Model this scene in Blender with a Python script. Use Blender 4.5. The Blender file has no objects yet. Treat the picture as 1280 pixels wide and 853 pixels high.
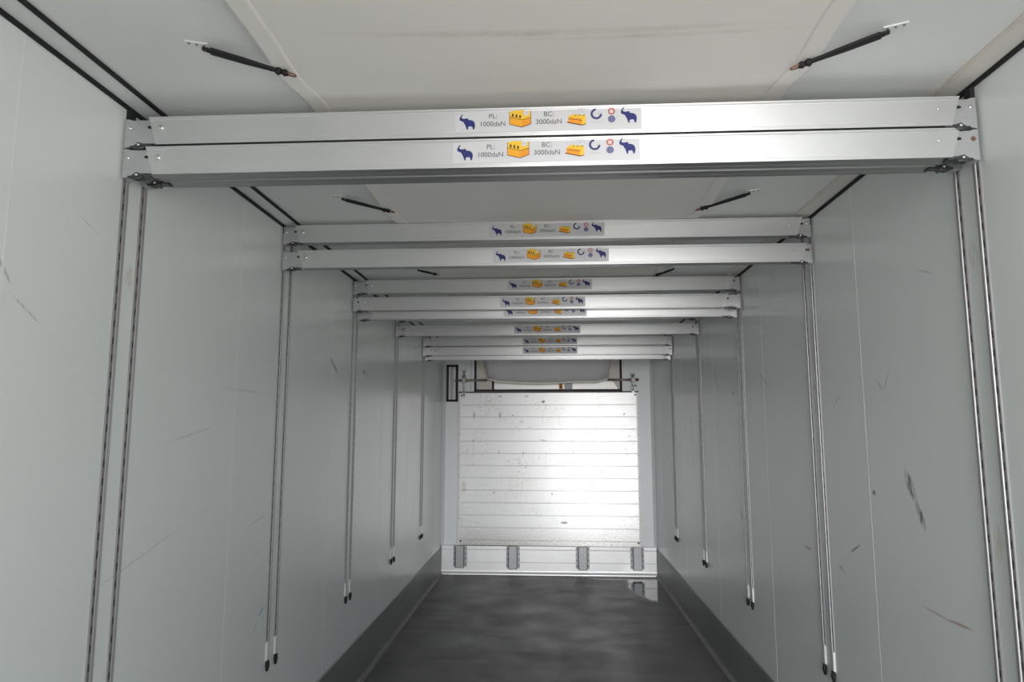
import bpy, bmesh, math, random
from mathutils import Vector, Matrix
R = math.radians
PI = math.pi
random.seed(7)
scn = bpy.context.scene
C = scn.collection

# ------------------------------------------------------------------ camera
cam_d = bpy.data.cameras.new('camera')
cam_d.sensor_width = 36.0
cam_d.lens = 853.15 / 1280 * 36
cam_d.clip_start = 0.05
cam = bpy.data.objects.new('camera', cam_d)
C.objects.link(cam)
cam.location = (0.03493, 0.0, 1.64354)
cam.rotation_euler = (R(90 + 7.3086), 0, R(3.18844))
scn.camera = cam

# ------------------------------------------------------------------ exposure, light paths
scn.view_settings.view_transform = 'Standard'
scn.view_settings.look = 'None'
scn.view_settings.exposure = 0.05
scn.view_settings.gamma = 1.0
scn.view_settings.use_curve_mapping = False
cy = scn.cycles
cy.max_bounces = 14
cy.diffuse_bounces = 10
cy.glossy_bounces = 6
cy.sample_clamp_indirect = 8.0
cy.use_denoising = True
cy.caustics_reflective = True

# ------------------------------------------------------------------ world: hazy bright sky behind the open rear doors
W_SKY, W_GROUND, W_LOBE, W_WIDE = 3.7, 5.3, 0.0, 23.0
LOBE_AZ, LOBE_EL = 3.6, 5.0            # degrees, seen looking out of the rear opening (-y), towards +x
world = bpy.data.worlds.new('overcast_sky')
scn.world = world
world.use_nodes = True
nt = world.node_tree
nt.nodes.clear()
wo = nt.nodes.new('ShaderNodeOutputWorld')
bg = nt.nodes.new('ShaderNodeBackground')
tc = nt.nodes.new('ShaderNodeTexCoord')
sep = nt.nodes.new('ShaderNodeSeparateXYZ')
nt.links.new(tc.outputs['Generated'], sep.inputs[0])
ramp = nt.nodes.new('ShaderNodeMapRange')
ramp.inputs['From Min'].default_value = -0.04
ramp.inputs['From Max'].default_value = 0.04
nt.links.new(sep.outputs['Z'], ramp.inputs['Value'])
mixw = nt.nodes.new('ShaderNodeMix')
mixw.data_type = 'RGBA'
nt.links.new(ramp.outputs[0], mixw.inputs['Factor'])
mixw.inputs['A'].default_value = (W_GROUND * 1.0, W_GROUND * 0.97, W_GROUND * 0.92, 1)
mixw.inputs['B'].default_value = (W_SKY * 0.88, W_SKY * 0.99, W_SKY * 1.08, 1)
dot = nt.nodes.new('ShaderNodeVectorMath')
dot.operation = 'DOT_PRODUCT'
nt.links.new(tc.outputs['Generated'], dot.inputs[0])
ld = Vector((math.sin(R(LOBE_AZ)) * math.cos(R(LOBE_EL)), -math.cos(R(LOBE_AZ)) * math.cos(R(LOBE_EL)), math.sin(R(LOBE_EL))))
dot.inputs[1].default_value = ld
lob = nt.nodes.new('ShaderNodeMapRange')
lob.interpolation_type = 'SMOOTHSTEP'
lob.inputs['From Min'].default_value = math.cos(R(4.5))
lob.inputs['From Max'].default_value = math.cos(R(1.5))
lob.inputs['To Max'].default_value = W_LOBE
nt.links.new(dot.outputs['Value'], lob.inputs['Value'])
addw = nt.nodes.new('ShaderNodeMix')
addw.data_type = 'RGBA'
addw.blend_type = 'ADD'
addw.inputs['Factor'].default_value = 1
nt.links.new(mixw.outputs['Result'], addw.inputs['A'])
wide = nt.nodes.new('ShaderNodeMapRange')      # broad bright haze towards the low sun
wide.interpolation_type = 'SMOOTHSTEP'
wide.inputs['From Min'].default_value = math.cos(R(17))
wide.inputs['From Max'].default_value = math.cos(R(8))
wide.inputs['To Max'].default_value = W_WIDE
dot2 = nt.nodes.new('ShaderNodeVectorMath')
dot2.operation = 'DOT_PRODUCT'
nt.links.new(tc.outputs['Generated'], dot2.inputs[0])
dot2.inputs[1].default_value = Vector((math.sin(R(2)) * math.cos(R(6)), -math.cos(R(2)) * math.cos(R(6)), math.sin(R(6))))
nt.links.new(dot2.outputs['Value'], wide.inputs['Value'])
suml = nt.nodes.new('ShaderNodeMath')
suml.operation = 'ADD'
nt.links.new(lob.outputs[0], suml.inputs[0])
nt.links.new(wide.outputs[0], suml.inputs[1])
nt.links.new(suml.outputs[0], addw.inputs['B'])
nt.links.new(addw.outputs['Result'], bg.inputs['Color'])
bg.inputs['Strength'].default_value = 1.0
nt.links.new(bg.outputs[0], wo.inputs[0])

Y_BACK, Y_END = -0.9, 8.064
W = 1.23                                 # half width
HW = 2.606                               # wall height
HC = 2.618                               # ceiling height
DOOR_X = 0.0                             # unseen left rear door added shut to limit the light; right side open

# light portal in the open rear doorway (guides the sky light, gives none of its own)
pl = bpy.data.lights.new('rear_doorway_portal', 'AREA')
pl.shape = 'RECTANGLE'
pl.size, pl.size_y = W - DOOR_X, HC
pl.cycles.is_portal = True
po = bpy.data.objects.new('rear_doorway_portal', pl)
C.objects.link(po)
po.location = ((W + DOOR_X) / 2, Y_BACK - 0.01, HC / 2)
po.rotation_euler = (R(90), 0, 0)        # faces +y into the trailer

# ------------------------------------------------------------------ materials
class NB:
    """small node-tree builder"""
    def __init__(self, name):
        self.m = bpy.data.materials.new(name)
        self.m.use_nodes = True
        self.t = self.m.node_tree
        self.b = self.t.nodes['Principled BSDF']
        self.tc = self.t.nodes.new('ShaderNodeTexCoord')
    def n(self, kind, **kw):
        x = self.t.nodes.new(kind)
        for k, v in kw.items():
            setattr(x, k, v)
        return x
    def l(self, a, b):
        self.t.links.new(a, b)
    def set(self, **kw):
        for k, v in kw.items():
            self.b.inputs[k.replace('_', ' ')].default_value = v
        return self
    def mapping(self, loc=(0, 0, 0), rot=(0, 0, 0), scale=(1, 1, 1), kind='POINT'):
        mp = self.n('ShaderNodeMapping', vector_type=kind)
        mp.inputs['Location'].default_value = loc
        mp.inputs['Rotation'].default_value = rot
        mp.inputs['Scale'].default_value = scale
        self.l(self.tc.outputs['Object'], mp.inputs['Vector'])
        return mp.outputs[0]
    def noise(self, scale, detail=3, vec=None, rough=0.55, dist=0.0):
        x = self.n('ShaderNodeTexNoise')
        x.inputs['Scale'].default_value = scale
        x.inputs['Detail'].default_value = detail
        x.inputs['Roughness'].default_value = rough
        x.inputs['Distortion'].default_value = dist
        self.l(vec if vec is not None else self.tc.outputs['Object'], x.inputs['Vector'])
        return x.outputs['Fac']
    def range(self, v, a, b, c=0.0, d=1.0, smooth=False):
        x = self.n('ShaderNodeMapRange')
        if smooth:
            x.interpolation_type = 'SMOOTHSTEP'
        x.inputs['From Min'].default_value = a
        x.inputs['From Max'].default_value = b
        x.inputs['To Min'].default_value = c
        x.inputs['To Max'].default_value = d
        self.l(v, x.inputs['Value'])
        return x.outputs[0]
    def math(self, op, a, b=None):
        x = self.n('ShaderNodeMath', operation=op)
        for i, v in enumerate((a, b)):
            if v is None:
                continue
            if isinstance(v, (int, float)):
                x.inputs[i].default_value = v
            else:
                self.l(v, x.inputs[i])
        return x.outputs[0]
    def mix(self, f, a, b, blend='MIX'):
        x = self.n('ShaderNodeMix', data_type='RGBA', blend_type=blend)
        for k, v in (('Factor', f), ('A', a), ('B', b)):
            if isinstance(v, (int, float)):
                x.inputs[k].default_value = v
            elif isinstance(v, tuple):
                x.inputs[k].default_value = (*v, 1)[:4]
            else:
                self.l(v, x.inputs[k])
        return x.outputs['Result']
    def color(self, v):
        if isinstance(v, tuple):
            self.b.inputs['Base Color'].default_value = (*v, 1)[:4]
        else:
            self.l(v, self.b.inputs['Base Color'])
        return self
    def bump(self, h, strength=0.2, dist=0.01):
        x = self.n('ShaderNodeBump')
        x.inputs['Strength'].default_value = strength
        x.inputs['Distance'].default_value = dist
        self.l(h, x.inputs['Height'])
        self.l(x.outputs[0], self.b.inputs['Normal'])
        return self
    def mark(self, loc, ang, half, edge=0.55, breakup=None):
        """elliptic wear mark: mask 1 inside, 0 outside"""
        ax = [1000.0, 1000.0, 1000.0]
        v = self.mapping(loc, ang, half, 'TEXTURE')
        x = self.n('ShaderNodeVectorMath', operation='LENGTH')
        self.l(v, x.inputs[0])
        m = self.range(x.outputs['Value'], edge, 1.0, 1.0, 0.0)
        if breakup is not None:
            m = self.math('MULTIPLY', m, breakup)
        return m

def simple(name, col, rough=0.5, metal=0.0, var=0.08, nscale=30.0, bump=0.0, **kw):
    b = NB(name)
    n = b.noise(nscale, 4)
    dark = tuple(c * (1 - var) for c in col)
    b.color(b.mix(n, dark, tuple(min(1, c * (1 + var)) for c in col)))
    b.set(Roughness=rough, Metallic=metal, **kw)
    if bump:
        b.bump(n, bump, 0.004)
    return b.m

def wall_material(name, marks, col):
    b = NB(name)
    big = b.noise(1.6, 4)
    streak = b.noise(3.0, 4, b.mapping(scale=(1, 6, 0.35)))
    scr = b.noise(7.0, 5, b.mapping(rot=(R(14), 0, 0), scale=(1, 0.9, 14)), 0.65)
    c = b.mix(b.range(big, 0.3, 0.7), tuple(x * 0.98 for x in col), col)
    c = b.mix(b.range(scr, 0.66, 0.84, 0, 0.22), c, tuple(x * 0.72 for x in col))
    c = b.mix(b.range(streak, 0.60, 0.85, 0, 0.14), c, tuple(x * 0.8 for x in col))
    grain = b.noise(60, 3, b.mapping(scale=(1, 2.5, 0.4)))
    br = b.range(b.noise(160, 3, b.mapping(rot=(R(-28), 0, 0), scale=(1, 1.0, 0.12))), 0.42, 0.54, 0.1, 1.0)
    for (y, z, ang, hy, hz, mc, amt, broken) in marks:
        m = b.mark((0, y, z), (R(ang), 0, 0), (1000, hy, hz), 0.5, br if broken else None)
        c = b.mix(b.math('MULTIPLY', m, amt), c, mc)
    b.color(c)
    b.set(Specular_IOR_Level=0.5, Roughness=0.26)
    return b.m

DK = (0.06, 0.06, 0.06)
RD = (0.42, 0.16, 0.13)
WALLC = (0.785, 0.812, 0.805)
M = {}
M['wall_r'] = wall_material('gloss_panel_right', [
    (2.385, 1.455, 61.5, 0.062, 0.026, (0.09, 0.09, 0.08), 0.85, True), (2.335, 1.365, 63, 0.058, 0.020, (0.09, 0.09, 0.08), 0.85, True),
    (2.649, 1.408, 0, 0.016, 0.012, DK, 0.7, False),
    (2.16, 1.072, -2, 0.075, 0.006, RD, 0.6, False), (2.28, 1.072, 3, 0.10, 0.005, RD, 0.4, False),
    (2.84, 1.174, -25, 0.062, 0.006, DK, 0.6, False),
    (3.35, 1.092, 4, 0.055, 0.007, RD, 0.6, False),
    (2.98, 1.071, 20, 0.04, 0.010, (0.2, 0.2, 0.2), 0.5, True),
    (4.552, 1.872, 20, 0.03, 0.02, DK, 0.7, True), (4.46, 1.11, 70, 0.06, 0.018, DK, 0.7, True),
    (4.43, 1.00, 60, 0.03, 0.012, DK, 0.6, True),
    (3.14, 1.843, -30, 0.10, 0.006, (0.3, 0.3, 0.3), 0.5, True), (2.93, 1.76, -35, 0.08, 0.006, (0.3, 0.3, 0.3), 0.5, True),
    (2.20, 2.14, 20, 0.05, 0.004, (0.3, 0.3, 0.3), 0.4, False),
    (3.90, 1.92, 30, 0.12, 0.010, (0.25, 0.25, 0.25), 0.5, True), (4.95, 1.95, 40, 0.12, 0.012, (0.2, 0.2, 0.2), 0.6, True),
    (2.55, 1.80, 55, 0.03, 0.004, (0.25, 0.25, 0.25), 0.6, False), (2.50, 1.81, -55, 0.05, 0.004, (0.25, 0.25, 0.25), 0.5, False),
    (6.9, 1.15, 80, 0.20, 0.018, DK, 0.5, True), (7.5, 1.3, 85, 0.4, 0.02, DK, 0.35, True),
    (5.9, 1.5, 85, 0.35, 0.03, (0.2, 0.2, 0.2), 0.35, True), (7.7, .8, 85, 0.16, 0.02, DK, 0.5, True),
    (1.95, 2.13, 0, 0.025, 0.045, (0.62, 0.57, 0.48), 0.7, True), (1.95, 1.34, 0, 0.022, 0.06, (0.62, 0.57, 0.48), 0.7, True),
], WALLC)
M['wall_l'] = wall_material('gloss_panel_left', [
    (3.91, 2.018, -27, 0.085, 0.016, DK, 0.9, True), (3.97, 1.985, -40, 0.05, 0.008, DK, 0.6, False),
    (4.577, 2.022, -20, 0.04, 0.018, DK, 0.85, True), (4.64, 2.02, -60, 0.05, 0.012, DK, 0.6, True),
    (3.04, 0.853, 30, 0.035, 0.007, (0.12, 0.36, 0.42), 0.7, False), (2.98, 0.80, 25, 0.05, 0.004, (0.2, 0.4, 0.45), 0.4, False),
    (1.484, 2.01, -50, 0.06, 0.006, (0.25, 0.25, 0.25), 0.5, True), (1.56, 1.93, -30, 0.07, 0.005, (0.3, 0.3, 0.3), 0.4, True),
    (1.76, 2.20, -18, 0.06, 0.003, (0.3, 0.3, 0.3), 0.4, True), (1.95, 2.095, 0, 0.024, 0.045, (0.62, 0.57, 0.48), 0.7, True),
    (2.35, 1.62, 10, 0.20, 0.004, (0.3, 0.3, 0.3), 0.4, True), (2.1, 1.25, 14, 0.30, 0.005, (0.35, 0.35, 0.36), 0.35, True),
    (2.95, 1.25, 12, 0.14, 0.005, (0.3, 0.3, 0.3), 0.4, True), (2.75, 1.80, 0, 0.25, 0.007, (0.35, 0.35, 0.35), 0.3, True),
    (7.5, 0.75, 85, 0.18, 0.012, DK, 0.5, True), (6.4, 0.95, 85, 0.2, 0.012, DK, 0.4, True), (6.05, 1.3, 85, 0.4, 0.02, (0.2, 0.2, 0.2), 0.35, True),
], WALLC)

def ceiling_material():
    b = NB('ceiling_panel')
    n = b.noise(2.2, 5)
    s = b.noise(40, 2)
    c = b.mix(b.range(n, 0.35, 0.7), (0.74, 0.755, 0.75), (0.80, 0.812, 0.808))
    c = b.mix(b.range(s, 0.70, 0.78, 0, 0.5), c, (0.8, 0.8, 0.78))
    b.color(c)
    b.set(Roughness=0.42, Specular_IOR_Level=0.4)
    return b.m
M['ceiling'] = ceiling_material()

def fabric_material(name, col, stains=True):
    b = NB(name)
    n = b.noise(2.5, 4)
    c = b.mix(b.range(n, 0.3, 0.7), tuple(x * 0.95 for x in col), col)
    if stains:
        br = b.range(b.noise(14, 6, b.mapping(scale=(0.8, 1.2, 1)), 0.7), 0.3, 0.7)
        for (x, y, ang, hx, hy, amt) in ((0.03, 1.50, 0.6, 0.62, 0.018, 0.35), (0.30, 1.53, 1, 0.40, 0.012, 0.3), (0.0, 3.9, 0, 0.6, 0.03, 0.3)):
            m = b.mark((x, y, 0), (0, 0, R(ang)), (hx, hy, 1000), 0.35, br)
            c = b.mix(b.math('MULTIPLY', m, amt), c, (0.33, 0.27, 0.21))
    b.color(c)
    b.set(Roughness=0.6, Specular_IOR_Level=0.3)
    b.bump(b.noise(6, 3), 0.08, 0.02)
    return b.m
M['fabric'] = fabric_material('duct_fabric', (0.83, 0.81, 0.77))
M['hem'] = fabric_material('duct_hem', (0.835, 0.815, 0.775), False)
M['collar'] = fabric_material('duct_collar', (0.64, 0.645, 0.64), False)

def floor_material():
    b = NB('antislip_floor')
    big = b.noise(1.1, 9, b.mapping(scale=(1, 1.6, 1)), 0.68, 0.6)
    fine = b.noise(150, 3)
    drag = b.noise(2.2, 5, b.mapping(rot=(0, 0, R(8)), scale=(0.45, 2.6, 1)), 0.72)
    c = b.mix(b.range(big, 0.35, 0.68), (0.125, 0.123, 0.123), (0.175, 0.172, 0.168))
    c = b.mix(b.range(drag, 0.52, 0.78, 0, 0.65), c, (0.26, 0.255, 0.25))
    edge = b.noise(3.5, 3)
    off = b.n('ShaderNodeVectorMath', operation='SCALE')
    nv = b.n('ShaderNodeTexNoise')
    nv.inputs['Scale'].default_value = 2.2
    b.l(b.tc.outputs['Object'], nv.inputs['Vector'])
    def warped(x, y, ang, hx, hy, e=0.75, w=0.5):
        mp = b.mapping((x, y, 0), (0, 0, R(ang)), (hx, hy, 1000), 'TEXTURE')
        ad = b.n('ShaderNodeVectorMath', operation='ADD')
        sc = b.n('ShaderNodeVectorMath', operation='MULTIPLY_ADD')
        b.l(nv.outputs['Color'], sc.inputs[0])
        sc.inputs[1].default_value = (2 * w, 2 * w, 0)
        sc.inputs[2].default_value = (-w, -w, 0)
        b.l(mp, ad.inputs[0])
        b.l(sc.outputs[0], ad.inputs[1])
        ln = b.n('ShaderNodeVectorMath', operation='LENGTH')
        b.l(ad.outputs[0], ln.inputs[0])
        return b.range(ln.outputs['Value'], e, 1.0, 1.0, 0.0, True)
    for (x, y, ang, hx, hy, amt, col) in (
            (0.15, 5.75, 8, 0.42, 0.45, 0.6, (0.27, 0.265, 0.26)), (-0.35, 5.5, -25, 0.40, 0.16, 0.5, (0.26, 0.26, 0.26)),
            (-0.75, 7.2, 0, 0.32, 0.30, 0.5, (0.26, 0.26, 0.26)), (-0.75, 5.6, 30, 0.32, 0.2, 0.4, (0.26, 0.26, 0.26)),
            (0.1, 7.3, 0, 0.5, 0.18, 0.5, (0.075, 0.075, 0.076)), (0.45, 5.6, 20, 0.12, 0.5, 0.3, (0.27, 0.27, 0.27))):
        c = b.mix(b.math('MULTIPLY', warped(x, y, ang, hx, hy, 0.55), amt), c, col)
    wet = warped(1.10, 7.55, 0, 0.30, 0.85, 0.72, 0.25)
    wet2 = warped(0.72, 7.95, 0, 0.5, 0.16, 0.8, 0.3)
    wet = b.math('MAXIMUM', wet, b.math('MULTIPLY', wet2, 0.8))
    c = b.mix(wet, c, (0.018, 0.018, 0.019))
    c = b.mix(b.range(fine, 0.62, 0.75, 0, 0.5), c, (0.30, 0.30, 0.30))
    b.color(c)
    r = b.range(b.noise(3, 4), 0.3, 0.7, 0.42, 0.6)
    rm = b.n('ShaderNodeMix', data_type='FLOAT')
    b.l(wet, rm.inputs['Factor'])
    b.l(r, rm.inputs['A'])
    rm.inputs['B'].default_value = 0.03
    b.l(rm.outputs['Result'], b.b.inputs['Roughness'])
    h = b.math('MULTIPLY', fine, b.math('SUBTRACT', 1.0, wet))
    b.bump(h, 0.12, 0.002)
    b.set(Specular_IOR_Level=0.45)
    return b.m
M['floor'] = floor_material()

def brushed(name, col, rough, aniso, var=0.06, stretch=(1, 40, 40), rot=0.0, dirt=None, metal=1.0, broad=0.0):
    b = NB(name)
    n = b.noise(18, 4, b.mapping(scale=stretch))
    c = b.mix(n, tuple(x * (1 - var) for x in col), tuple(min(1, x * (1 + var)) for x in col))
    if dirt:
        c = dirt(b, c)
    b.color(c)
    b.set(Metallic=metal, Anisotropic=aniso, Anisotropic_Rotation=rot)
    b.l(b.range(n, 0.25, 0.75, rough * 0.85, rough * 1.15), b.b.inputs['Roughness'])
    if aniso:
        t = b.n('ShaderNodeTangent', direction_type='RADIAL', axis='Z')
        b.l(t.outputs[0], b.b.inputs['Tangent'])
    if broad:                                                 # worn, milled surface: a sharp and a broad reflection together
        p2 = b.n('ShaderNodeBsdfPrincipled')
        for q in ('Base Color',):
            b.l(b.b.inputs[q].links[0].from_socket, p2.inputs[q])
        p2.inputs['Metallic'].default_value = 0.35
        p2.inputs['Roughness'].default_value = broad
        p2.inputs['Anisotropic'].default_value = 0.3
        p2.inputs['Anisotropic Rotation'].default_value = rot
        b.l(t.outputs[0], p2.inputs['Tangent'])
        ms = b.n('ShaderNodeMixShader')
        ms.inputs[0].default_value = 0.82
        b.l(b.b.outputs[0], ms.inputs[1])
        b.l(p2.outputs[0], ms.inputs[2])
        b.l(ms.outputs[0], b.t.nodes['Material Output'].inputs['Surface'])
    return b.m

def plate_dirt(b, c):
    # local coordinates: x across, z up from the plate's lower edge (1.75 m tall)
    g = b.noise(26, 5, b.mapping(scale=(1.0, 1, 1.6)), 0.7)
    bl = b.noise(2.3, 4)
    m = b.math('MULTIPLY', b.range(g, 0.5, 0.68), b.range(bl, 0.46, 0.62))
    c = b.mix(b.math("MULTIPLY", m, 0.7), c, (0.46, 0.43, 0.40))
    sepx = b.n('ShaderNodeSeparateXYZ')
    b.l(b.tc.outputs['Object'], sepx.inputs[0])
    low = b.range(sepx.outputs['Z'], 0.0, 0.26, 1.0, 0.0)
    spk = b.range(b.noise(130, 4, b.mapping(scale=(1, 1, 0.5)), 0.7), 0.40, 0.62)
    c = b.mix(b.math('MULTIPLY', b.math('MULTIPLY', low, spk), 0.85), c, (0.24, 0.22, 0.19))
    vs = b.noise(40, 3, b.mapping(scale=(1.5, 1, 0.12)))
    mid = b.mark((-0.28, 0, 0.62), (0, 0, 0), (0.42, 1000, 0.5), 0.1)
    c = b.mix(b.math('MULTIPLY', b.math('MULTIPLY', mid, b.range(vs, 0.40, 0.70)), 0.28), c, (0.55, 0.51, 0.47))
    for (x, z, ang, hx, hz, col, amt) in (
            (-0.045, 1.635, 15, 0.028, 0.02, (0.12, 0.12, 0.13), 0.8), (0.185, 0.262, 0, 0.05, 0.018, (0.22, 0.22, 0.22), 0.85),
            (-0.855, 1.48, 0, 0.014, 0.05, (0.2, 0.2, 0.2), 0.6), (-0.55, 1.48, 0, 0.014, 0.05, (0.2, 0.2, 0.2), 0.6),
            (-0.40, 1.475, 0, 0.016, 0.01, (0.2, 0.2, 0.2), 0.7), (0.885, 1.49, 40, 0.018, 0.010, (0.1, 0.1, 0.1), 0.8),
            (-0.05, 1.19, -10, 0.05, 0.008, (0.3, 0.3, 0.3), 0.7), (-0.97, 0.66, 0, 0.03, 0.085, (0.55, 0.45, 0.38), 0.5),
            (-0.86, 1.18, 0, 0.008, 0.02, (0.1, 0.1, 0.1), 0.7), (-0.62, 0.59, 30, 0.02, 0.012, (0.2, 0.2, 0.2), 0.6),
            (0.885, 1.36, 0, 0.05, 0.004, (0.3, 0.3, 0.3), 0.5), (-0.30, 1.40, 0, 0.03, 0.006, (0.25, 0.25, 0.25), 0.6), (-0.20, 1.34, 10, 0.05, 0.005, (0.3, 0.3, 0.3), 0.5),
            (-0.56, 1.05, 0, 0.006, 0.05, (0.3, 0.3, 0.3), 0.6), (-0.28, 1.04, 0, 0.008, 0.03, (0.2, 0.2, 0.2), 0.6), (-0.45, 0.95, 0, 0.02, 0.008, (0.2, 0.2, 0.2), 0.6),
            (0.47, 0.70, 0, 0.01, 0.012, (0.2, 0.2, 0.2), 0.7), (0.05, 0.58, 0, 0.012, 0.012, (0.15, 0.15, 0.15), 0.7), (-0.55, 1.70, 0, 0.03, 0.018, (0.4, 0.4, 0.4), 0.6),
            (-0.24, 1.70, 0, 0.03, 0.018, (0.4, 0.4, 0.4), 0.6), (0.30, 1.06, 0, 0.02, 0.01, (0.35, 0.35, 0.35), 0.6),
            (0.62, 0.83, 0, 0.04, 0.012, (0.35, 0.33, 0.3), 0.6), (-0.36, 0.97, 10, 0.05, 0.004, (0.4, 0.38, 0.36), 0.5)):
        k = b.mark((x, 0, z), (0, R(-ang), 0), (hx, 1000, hz), 0.5)
        c = b.mix(b.math('MULTIPLY', k, amt), c, col)
    return c

M['plate'] = brushed('bulkhead_aluminium', (0.89, 0.885, 0.885), 0.44, 0.96, 0.05, (1, 1, 50), 0.25, plate_dirt, 1.0, 0.42)
M['beam'] = brushed('beam_aluminium', (0.72, 0.725, 0.73), 0.45, 0.72, 0.04, (0.6, 60, 60), 0.25, None, 0.72)
M['rail'] = brushed('rail_aluminium', (0.40, 0.39, 0.40), 0.52, 0.0, 0.08, (40, 40, 1), 0.0, None, 0.75)
M['rail_face'] = simple('rail_slot_face', (0.30, 0.29, 0.29), 0.5, 0.5, 0.15, 40)
M['beam_under_shaded'] = brushed('beam_underside_shaded', (0.42, 0.42, 0.42), 0.42, 0.0, 0.06, (0.6, 40, 40))  # shade and dark floor reflection put into the underside's colour
M['rail_groove'] = simple('rail_slot_dark', (0.05, 0.05, 0.05), 0.5, 0.3, 0.1)
M['fitting'] = simple('galvanised_steel', (0.62, 0.62, 0.64), 0.40, 0.85, 0.12, 60)
M['bracket'] = simple('dull_galvanised', (0.36, 0.36, 0.37), 0.48, 0.7, 0.15, 50)
M['steel_dk'] = simple('dark_latch_steel', (0.11, 0.11, 0.115), 0.42, 0.7, 0.3, 120)
M['rod'] = simple('worn_rod_steel', (0.28, 0.27, 0.25), 0.45, 0.7, 0.3, 90)
M['rust'] = simple('rusty_copper', (0.24, 0.12, 0.08), 0.6, 0.5, 0.4, 150)
M['bolt'] = simple('bright_bolt', (0.80, 0.79, 0.77), 0.25, 1.0, 0.1, 200)
M['foot'] = simple('pale_metal_foot', (0.78, 0.78, 0.78), 0.4, 0.1, 0.08, 60)
M['black'] = simple('black_rubber', (0.008, 0.008, 0.009), 0.7, 0.0, 0.4, 50)
M['dark_hole'] = simple('dark_slot', (0.02, 0.02, 0.02), 0.6, 0.0, 0.2, 50)
M['white_plastic'] = simple('white_plastic', (0.78, 0.78, 0.76), 0.4, 0.0, 0.04, 8)
M['white_gloss'] = simple('white_gloss_paint', (0.84, 0.84, 0.82), 0.32, 0.0, 0.04, 5)
M['casing'] = simple('bright_metal_casing', (0.90, 0.89, 0.87), 0.38, 0.5, 0.04, 5)
M['kick_white'] = simple('white_kick_sheet', (0.84, 0.83, 0.83), 0.40, 0.35, 0.07, 7)
M['pillar'] = simple('pale_pillar_panel', (0.80, 0.81, 0.825), 0.38, 0.0, 0.04, 4)
M['beige'] = simple('beige_liner', (0.68, 0.63, 0.57), 0.45, 0.0, 0.10, 9)
M['seam'] = simple('seam_bead', (0.76, 0.78, 0.77), 0.35, 0.0, 0.05, 12)
M['cove'] = simple('cove_strip', (0.70, 0.73, 0.73), 0.38, 0.0, 0.05, 6)
M['cove_r'] = simple('stained_cove_strip', (0.70, 0.69, 0.65), 0.42, 0.0, 0.10, 6)
M['sealant'] = simple('pale_sealant', (0.24, 0.24, 0.235), 0.5, 0.0, 0.35, 14)

def kick_material():
    b = NB('kick_plate_aluminium')
    n = b.noise(20, 4, b.mapping(scale=(1, 12, 1)))
    n2 = b.noise(1.5, 4)
    bk = b.n('ShaderNodeTexWave', wave_type='BANDS', bands_direction='Y')
    bk.inputs['Scale'].default_value = 14
    b.l(b.tc.outputs['Object'], bk.inputs['Vector'])
    c = b.mix(b.range(n2, 0.3, 0.7), (0.23, 0.232, 0.235), (0.28, 0.283, 0.285))
    c = b.mix(b.range(bk.outputs['Fac'], 0.93, 1.0, 0, 0.25), c, (0.34, 0.34, 0.34))
    c = b.mix(b.range(n, 0.6, 0.8, 0, 0.5), c, (0.36, 0.36, 0.36))
    b.color(c)
    b.set(Roughness=0.45, Metallic=0.45)
    return b.m
M['kick'] = kick_material()

M['ink_blue'] = simple('blue_ink', (0.014, 0.022, 0.15), 0.5, 0, 0.06)
M['ink_grey'] = simple('grey_ink', (0.10, 0.10, 0.10), 0.5, 0, 0.06)
M['ink_pale'] = simple('pale_grey_ink', (0.50, 0.50, 0.54), 0.5, 0, 0.06)
M['ink_orange'] = simple('orange_ink', (0.80, 0.30, 0.012), 0.5, 0, 0.06)
M['ink_amber'] = simple('amber_ink', (0.82, 0.36, 0.015), 0.5, 0, 0.06)
M['ink_yellow'] = simple('yellow_ink', (0.84, 0.52, 0.03), 0.5, 0, 0.06)
M['ink_brown'] = simple('brown_ink', (0.12, 0.045, 0.012), 0.5, 0, 0.1)
M['ink_red'] = simple('red_ink', (0.42, 0.04, 0.03), 0.5, 0, 0.06)
M['ink_pink'] = simple('pink_ink', (0.70, 0.38, 0.34), 0.5, 0, 0.06)
M['ink_violet'] = simple('violet_ink', (0.035, 0.04, 0.16), 0.5, 0, 0.06)
M['ink_lilac'] = simple('lilac_ink', (0.45, 0.46, 0.68), 0.5, 0, 0.06)
M['sticker'] = simple('white_sticker', (0.61, 0.61, 0.63), 0.42, 0, 0.02)

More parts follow.
